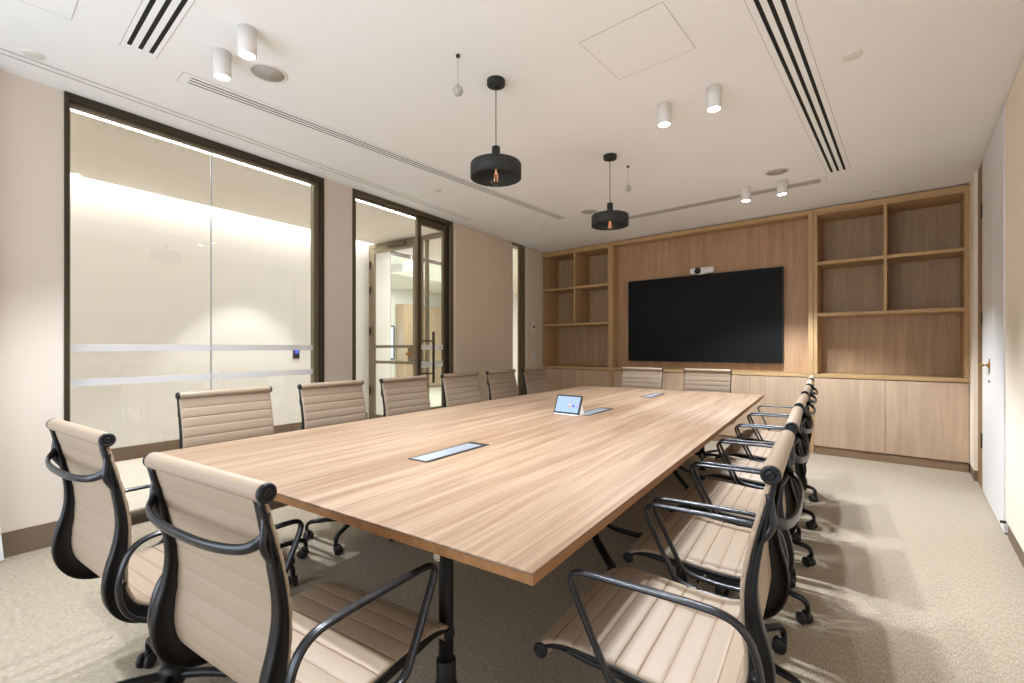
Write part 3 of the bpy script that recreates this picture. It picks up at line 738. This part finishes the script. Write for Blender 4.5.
def make_chair():
    t = thing('office_chair', 'x', 'chair', (0, 0, 0))
    # seat with its front roll
    b = sling(.0, SPLIT, PITCH_S, 0.0)
    lathe(b, [(0, -.232), (.016, -.232), (.018, -.226), (.018, .226), (.016, .232), (0, .232)], 20, (0, .266, .423), 'X')
    obj('seat', b, ['leather', 'seam'], t)
    b = sling(SPLIT, LEN-.012, PITCH_B, SPLIT)
    # top roll
    y, z = -.240, .938
    lathe(b, [(0, -.233), (.0165, -.233), (.0185, -.226), (.0185, .226), (.0165, .233), (0, .233)], 24, (0, y, z), 'X')
    obj('backrest', b, ['leather', 'seam'], t)
    for sx in (-1, 1):
        obj('side_frame', rib(sx), 'black_metal', t)
        obj('end_cap', cap(sx, y, z, .0182), 'cap', t)
        obj('end_cap', cap(sx, .266, .423, .0185), 'cap', t)
    # antler brace across the back
    b = BM()
    P = [(-.226, -.232, .862), (-.221, -.244, .849), (-.192, -.263, .836), (-.11, -.276, .829), (0, -.279, .827), (.11, -.276, .829), (.192, -.263, .836), (.221, -.244, .849), (.226, -.232, .862)]
    sweep(b, catmull(P, 6), .010, .0055, Vector((0, 0, 1)), 12, sq=2.4, taper=lambda k: 1+.55*abs(2*k-1)**5)
    for s in (-1, 1):
        sweep(b, catmull([(s*.226, -.218, .80), (s*.227, -.240, .835), (s*.228, -.240, .865), (s*.226, -.236, .90)], 5), .007, .008, Vector((1, 0, 0)), 8)
    obj('back_brace', b, 'grey_metal', t)
    # arm loops
    for s in (-1, 1):
        b = BM(); X = s*.272
        P = [(.135, .668), (.160, .655), (.158, .63), (.125, .56), (.090, .49), (.068, .452), (.035, .437), (-.04, .428), (-.12, .430), (-.175, .446), (-.213, .485), (-.228, .54), (-.222, .595), (-.203, .640), (-.168, .664), (-.10, .670), (.03, .670)]
        pts = catmull([(X, y_, z_) for y_, z_ in P], 6, closed=True)
        sweep(b, pts, .011, .0065, Vector((1, 0, 0)), 12, closed=True, sq=2.5)
        for y_, z_ in ((.0, .432), (-.218, .56)):
            cyl(b, .008, -.024, .0, (X+(.0 if s > 0 else .024), y_, z_), 'X', 14)
        obj('armrest', b, 'grey_metal', t)
    # seat support, mechanism and gas column
    b = BM()
    for yy in (.07, -.09): sweep(b, catmull([(-.222, yy, .432), (-.12, yy, .415), (0, yy, .405), (.12, yy, .415), (.222, yy, .432)], 5), .018, .010, Vector((0, 1, 0)), 10, sq=3)
    box(b, -.05, .05, -.12, .10, .375, .412, .012, 3); cyl(b, .04, .33, .38, (0, 0, 0), n=24, b=.004)
    tube(b, [(-.045, .03, .392), (-.16, .035, .388), (-.20, .035, .385)], .005)
    obj('tilt_mechanism', b, 'black_metal', t)
    b = BM(); cyl(b, .0145, .2, .345, n=20); cyl(b, .025, .10, .235, n=24, b=.003); lathe(b, [(0, .06), (.03, .062), (.042, .085), (.040, .12), (.028, .135), (0, .136)], 28)
    obj('gas_column', b, 'black_metal', t)
    for k in range(5):
        a = R(90+72*k+12); d = Vector((math.cos(a), math.sin(a), 0)); s = Vector((-d.y, d.x, 0))
        P = [d*.028+Vector((0, 0, .098)), d*.12+Vector((0, 0, .108)), d*.22+Vector((0, 0, .107)), d*.268+Vector((0, 0, .103)), d*.288+Vector((0, 0, .088)), d*.292+Vector((0, 0, .060))]
        b = BM(); sweep(b, catmull(P, 6), .0145, .0125, s, 10, taper=lambda q: 1.2-.42*q)
        lg = obj('leg', b, 'black_metal', t)
        b = BM(); c0 = d*.288
        fa = a+random.uniform(-1.2, 1.2); fx = Vector((math.cos(fa), math.sin(fa), 0)); ax = Vector((-fx.y, fx.x, 0))
        rot = Matrix(((ax.x, fx.x, 0, 0), (ax.y, fx.y, 0, 0), (0, 0, 1, 0), (0, 0, 0, 1)))
        for o_ in (-.024, .008):
            tt = BM(); lathe(tt, [(0, o_), (.020, o_), (.0255, o_+.003), (.0255, o_+.013), (.020, o_+.016), (0, o_+.016)], 22, (0, 0, 0), 'X')
            merge(b, tt, Matrix.Translation(c0+Vector((0, 0, .0256))+fx*-.012) @ rot)
        tt = BM(); box(tt, -.009, .009, -.018, .014, -.004, .036, .005, 2)
        merge(b, tt, Matrix.Translation(c0+Vector((0, 0, .0256))) @ rot)
        obj('caster', b, 'black_plastic', lg)
    return t
chair = make_chair(); used = False
def place(u, v, ang, label, group=None, low=0):
    """ang: heading of the chair's front in wall coordinates, 0 = +v"""
    global used
    o = chair if not used else copy_tree(chair)
    used = True
    x, y = wf(u, v); o.location = (x, y, 0); o.rotation_euler = (0, 0, A+R(ang)); o['label'] = label
    if group: o['group'] = group
    if low:      # gas lift set a little lower
        for ch in [x for x in list(S.objects) if x.parent == o and x.name.split('.')[0] not in ('leg', 'gas_column')]: ch.location.z -= low
    return o
G1, G2, G3, G4 = 'chairs along the window side', 'chairs along the right side', 'chairs at the near end', 'chairs at the far end'
lab = ['taupe ribbed chair on window side of table, in front of the left glass pane',
       'taupe ribbed chair at table in front of wall pier between window and doorway',
       'taupe ribbed chair at table in front of the corridor doorway',
       'taupe ribbed chair at table in front of the door frame and pull handle',
       'taupe ribbed chair at table in front of the wide beige wall panel',
       'taupe ribbed chair at table in front of the narrow beige panel, last on window side']
for v, l, a in zip((1.25, 1.905, 2.545, 3.20, 3.84, 4.485), lab, (0, 0, .5, -.5, 0, .5)):
    place(-2.46, v, -90+a, l, G1)
lab = ['taupe chair on right side of table, nearest the camera with full armrest in view',
       'taupe chair on right side of table, second from the camera',
       'taupe chair on right side of table, third from the camera',
       'taupe chair on right side of table, fourth from the camera',
       'taupe chair on right side of table, fifth from the camera',
       'taupe chair on right side of table, farthest from the camera']
for v, l, a in zip((1.245, 1.87, 2.47, 3.10, 3.72, 4.37), lab, (0, .5, -.5, 0, .5, 0)):
    place(-.325, v, 90+a, l, G2)
place(-1.80, .665, .5, 'taupe chair at near table end by the window wall, seen from behind', G3)
place(-1.070, .683, 1.6, 'taupe chair in left foreground at near table end, showing its back brace', G3, .018)
place(-1.735, 5.02, 180, 'taupe chair at far table end below left half of television', G4)
place(-1.035, 5.02, 180, 'taupe chair at far table end below right edge of television', G4)

# white curtain at the extreme left
b = BM(); n = 40; top, bot = [], []
for i in range(n+1):
    k = i/n
    u_ = -3.735+.035*math.sin(k*PI*9); v_ = -.9+1.478*k
    top.append((u_, v_-.10*k, CEIL-.01)); bot.append((u_, v_, .02))
rows = []
for j in range(13):
    q_ = j/12; e = q_**2.2
    rows.append([b.verts.new(Vector(t_).lerp(Vector(b2), q_ if 0 else 0)*1.0 + Vector((0, (b2[1]-t_[1])*e, (b2[2]-t_[2])*q_))) for t_, b2 in zip(top, bot)])
for a, c in zip(rows, rows[1:]):
    for i in range(n): b.faces.new((a[i], a[i+1], c[i+1], c[i])).smooth = True
bmesh.ops.solidify(b, geom=b.faces[:], thickness=.003)
t = obj('curtain', b, 'fabric_white', None, None, A); t['label'] = 'white curtain edge hanging at the far left beside the skirting'; t['category'] = 'curtain'

# ---------------------------------------------------------------- lights
def area(name, loc, rot, sx, sy, energy, col):
    l = bpy.data.lights.new(name, 'AREA'); l.shape = 'RECTANGLE'; l.size = sx; l.size_y = sy; l.energy = energy; l.color = col
    o = bpy.data.objects.new(name, l); COL.objects.link(o); o.location = loc; o.rotation_euler = rot
    return o
# added daylight fill outside the unseen window, tilted up to brighten the ceiling
area('ceiling_fill', (-1.7, YN-.25, 1.3), (R(116), 0, R(0)), 3.0, 1.8, 58, (.78, .89, 1))
# corridor downlight that makes the scallop on its wall
def cspot(u, v, e, size=84):
    l = bpy.data.lights.new('corridor_spot', 'SPOT'); l.energy = e; l.spot_size = R(size); l.spot_blend = .35; l.shadow_soft_size = .03; l.color = (1, .98, .95)
    o = bpy.data.objects.new('corridor_spot', l); COL.objects.link(o); x, y = wf(u, v); o.location = (x, y, CC-.02)
cspot(-5.30, 3.0, 75, 76)
cspot(-5.2, .2, 40)
for v_ in (.6, 3.4):
    x, y = wf(-4.75, v_); area('corridor_fill', (x, y, CC-.01), (0, 0, A), .5, 2.2, 7, (1, .98, .95))  # unseen fill lamps, added to brighten the corridor and its ceiling
x, y = wf(-5.2, 7.2); area('office_light', (x, y, CC-.02), (0, 0, A), 1.6, 3.2, 60, (1, .97, .92))
x, y = wf(-8, 8); area('office_light', (x, y, CC-.02), (0, 0, A), 2.5, 4, 105, (1, .97, .92))
W = bpy.data.worlds.new('World'); S.world = W; W.use_nodes = True
W.node_tree.nodes['Background'].inputs[0].default_value = (.85, .92, 1, 1); W.node_tree.nodes['Background'].inputs[1].default_value = .8

# ---------------------------------------------------------------- camera
F = 467; H = 1.18; YAW = 40.4
cd = bpy.data.cameras.new('Camera'); cd.sensor_width = 36; cd.lens = F/1024*36; cd.shift_y = 6.3/1024; cd.clip_start = .02
co = bpy.data.objects.new('Camera', cd); COL.objects.link(co); co.location = (0, 0, H); co.rotation_euler = (R(90), 0, R(YAW))
S.camera = co
S.view_settings.view_transform = 'Standard'; S.view_settings.look = 'None'; S.view_settings.gamma = 1; S.view_settings.use_curve_mapping = False
S.view_settings.exposure = 0.66
S.cycles.transparent_max_bounces = 24; S.cycles.max_bounces = 12; S.cycles.diffuse_bounces = 7
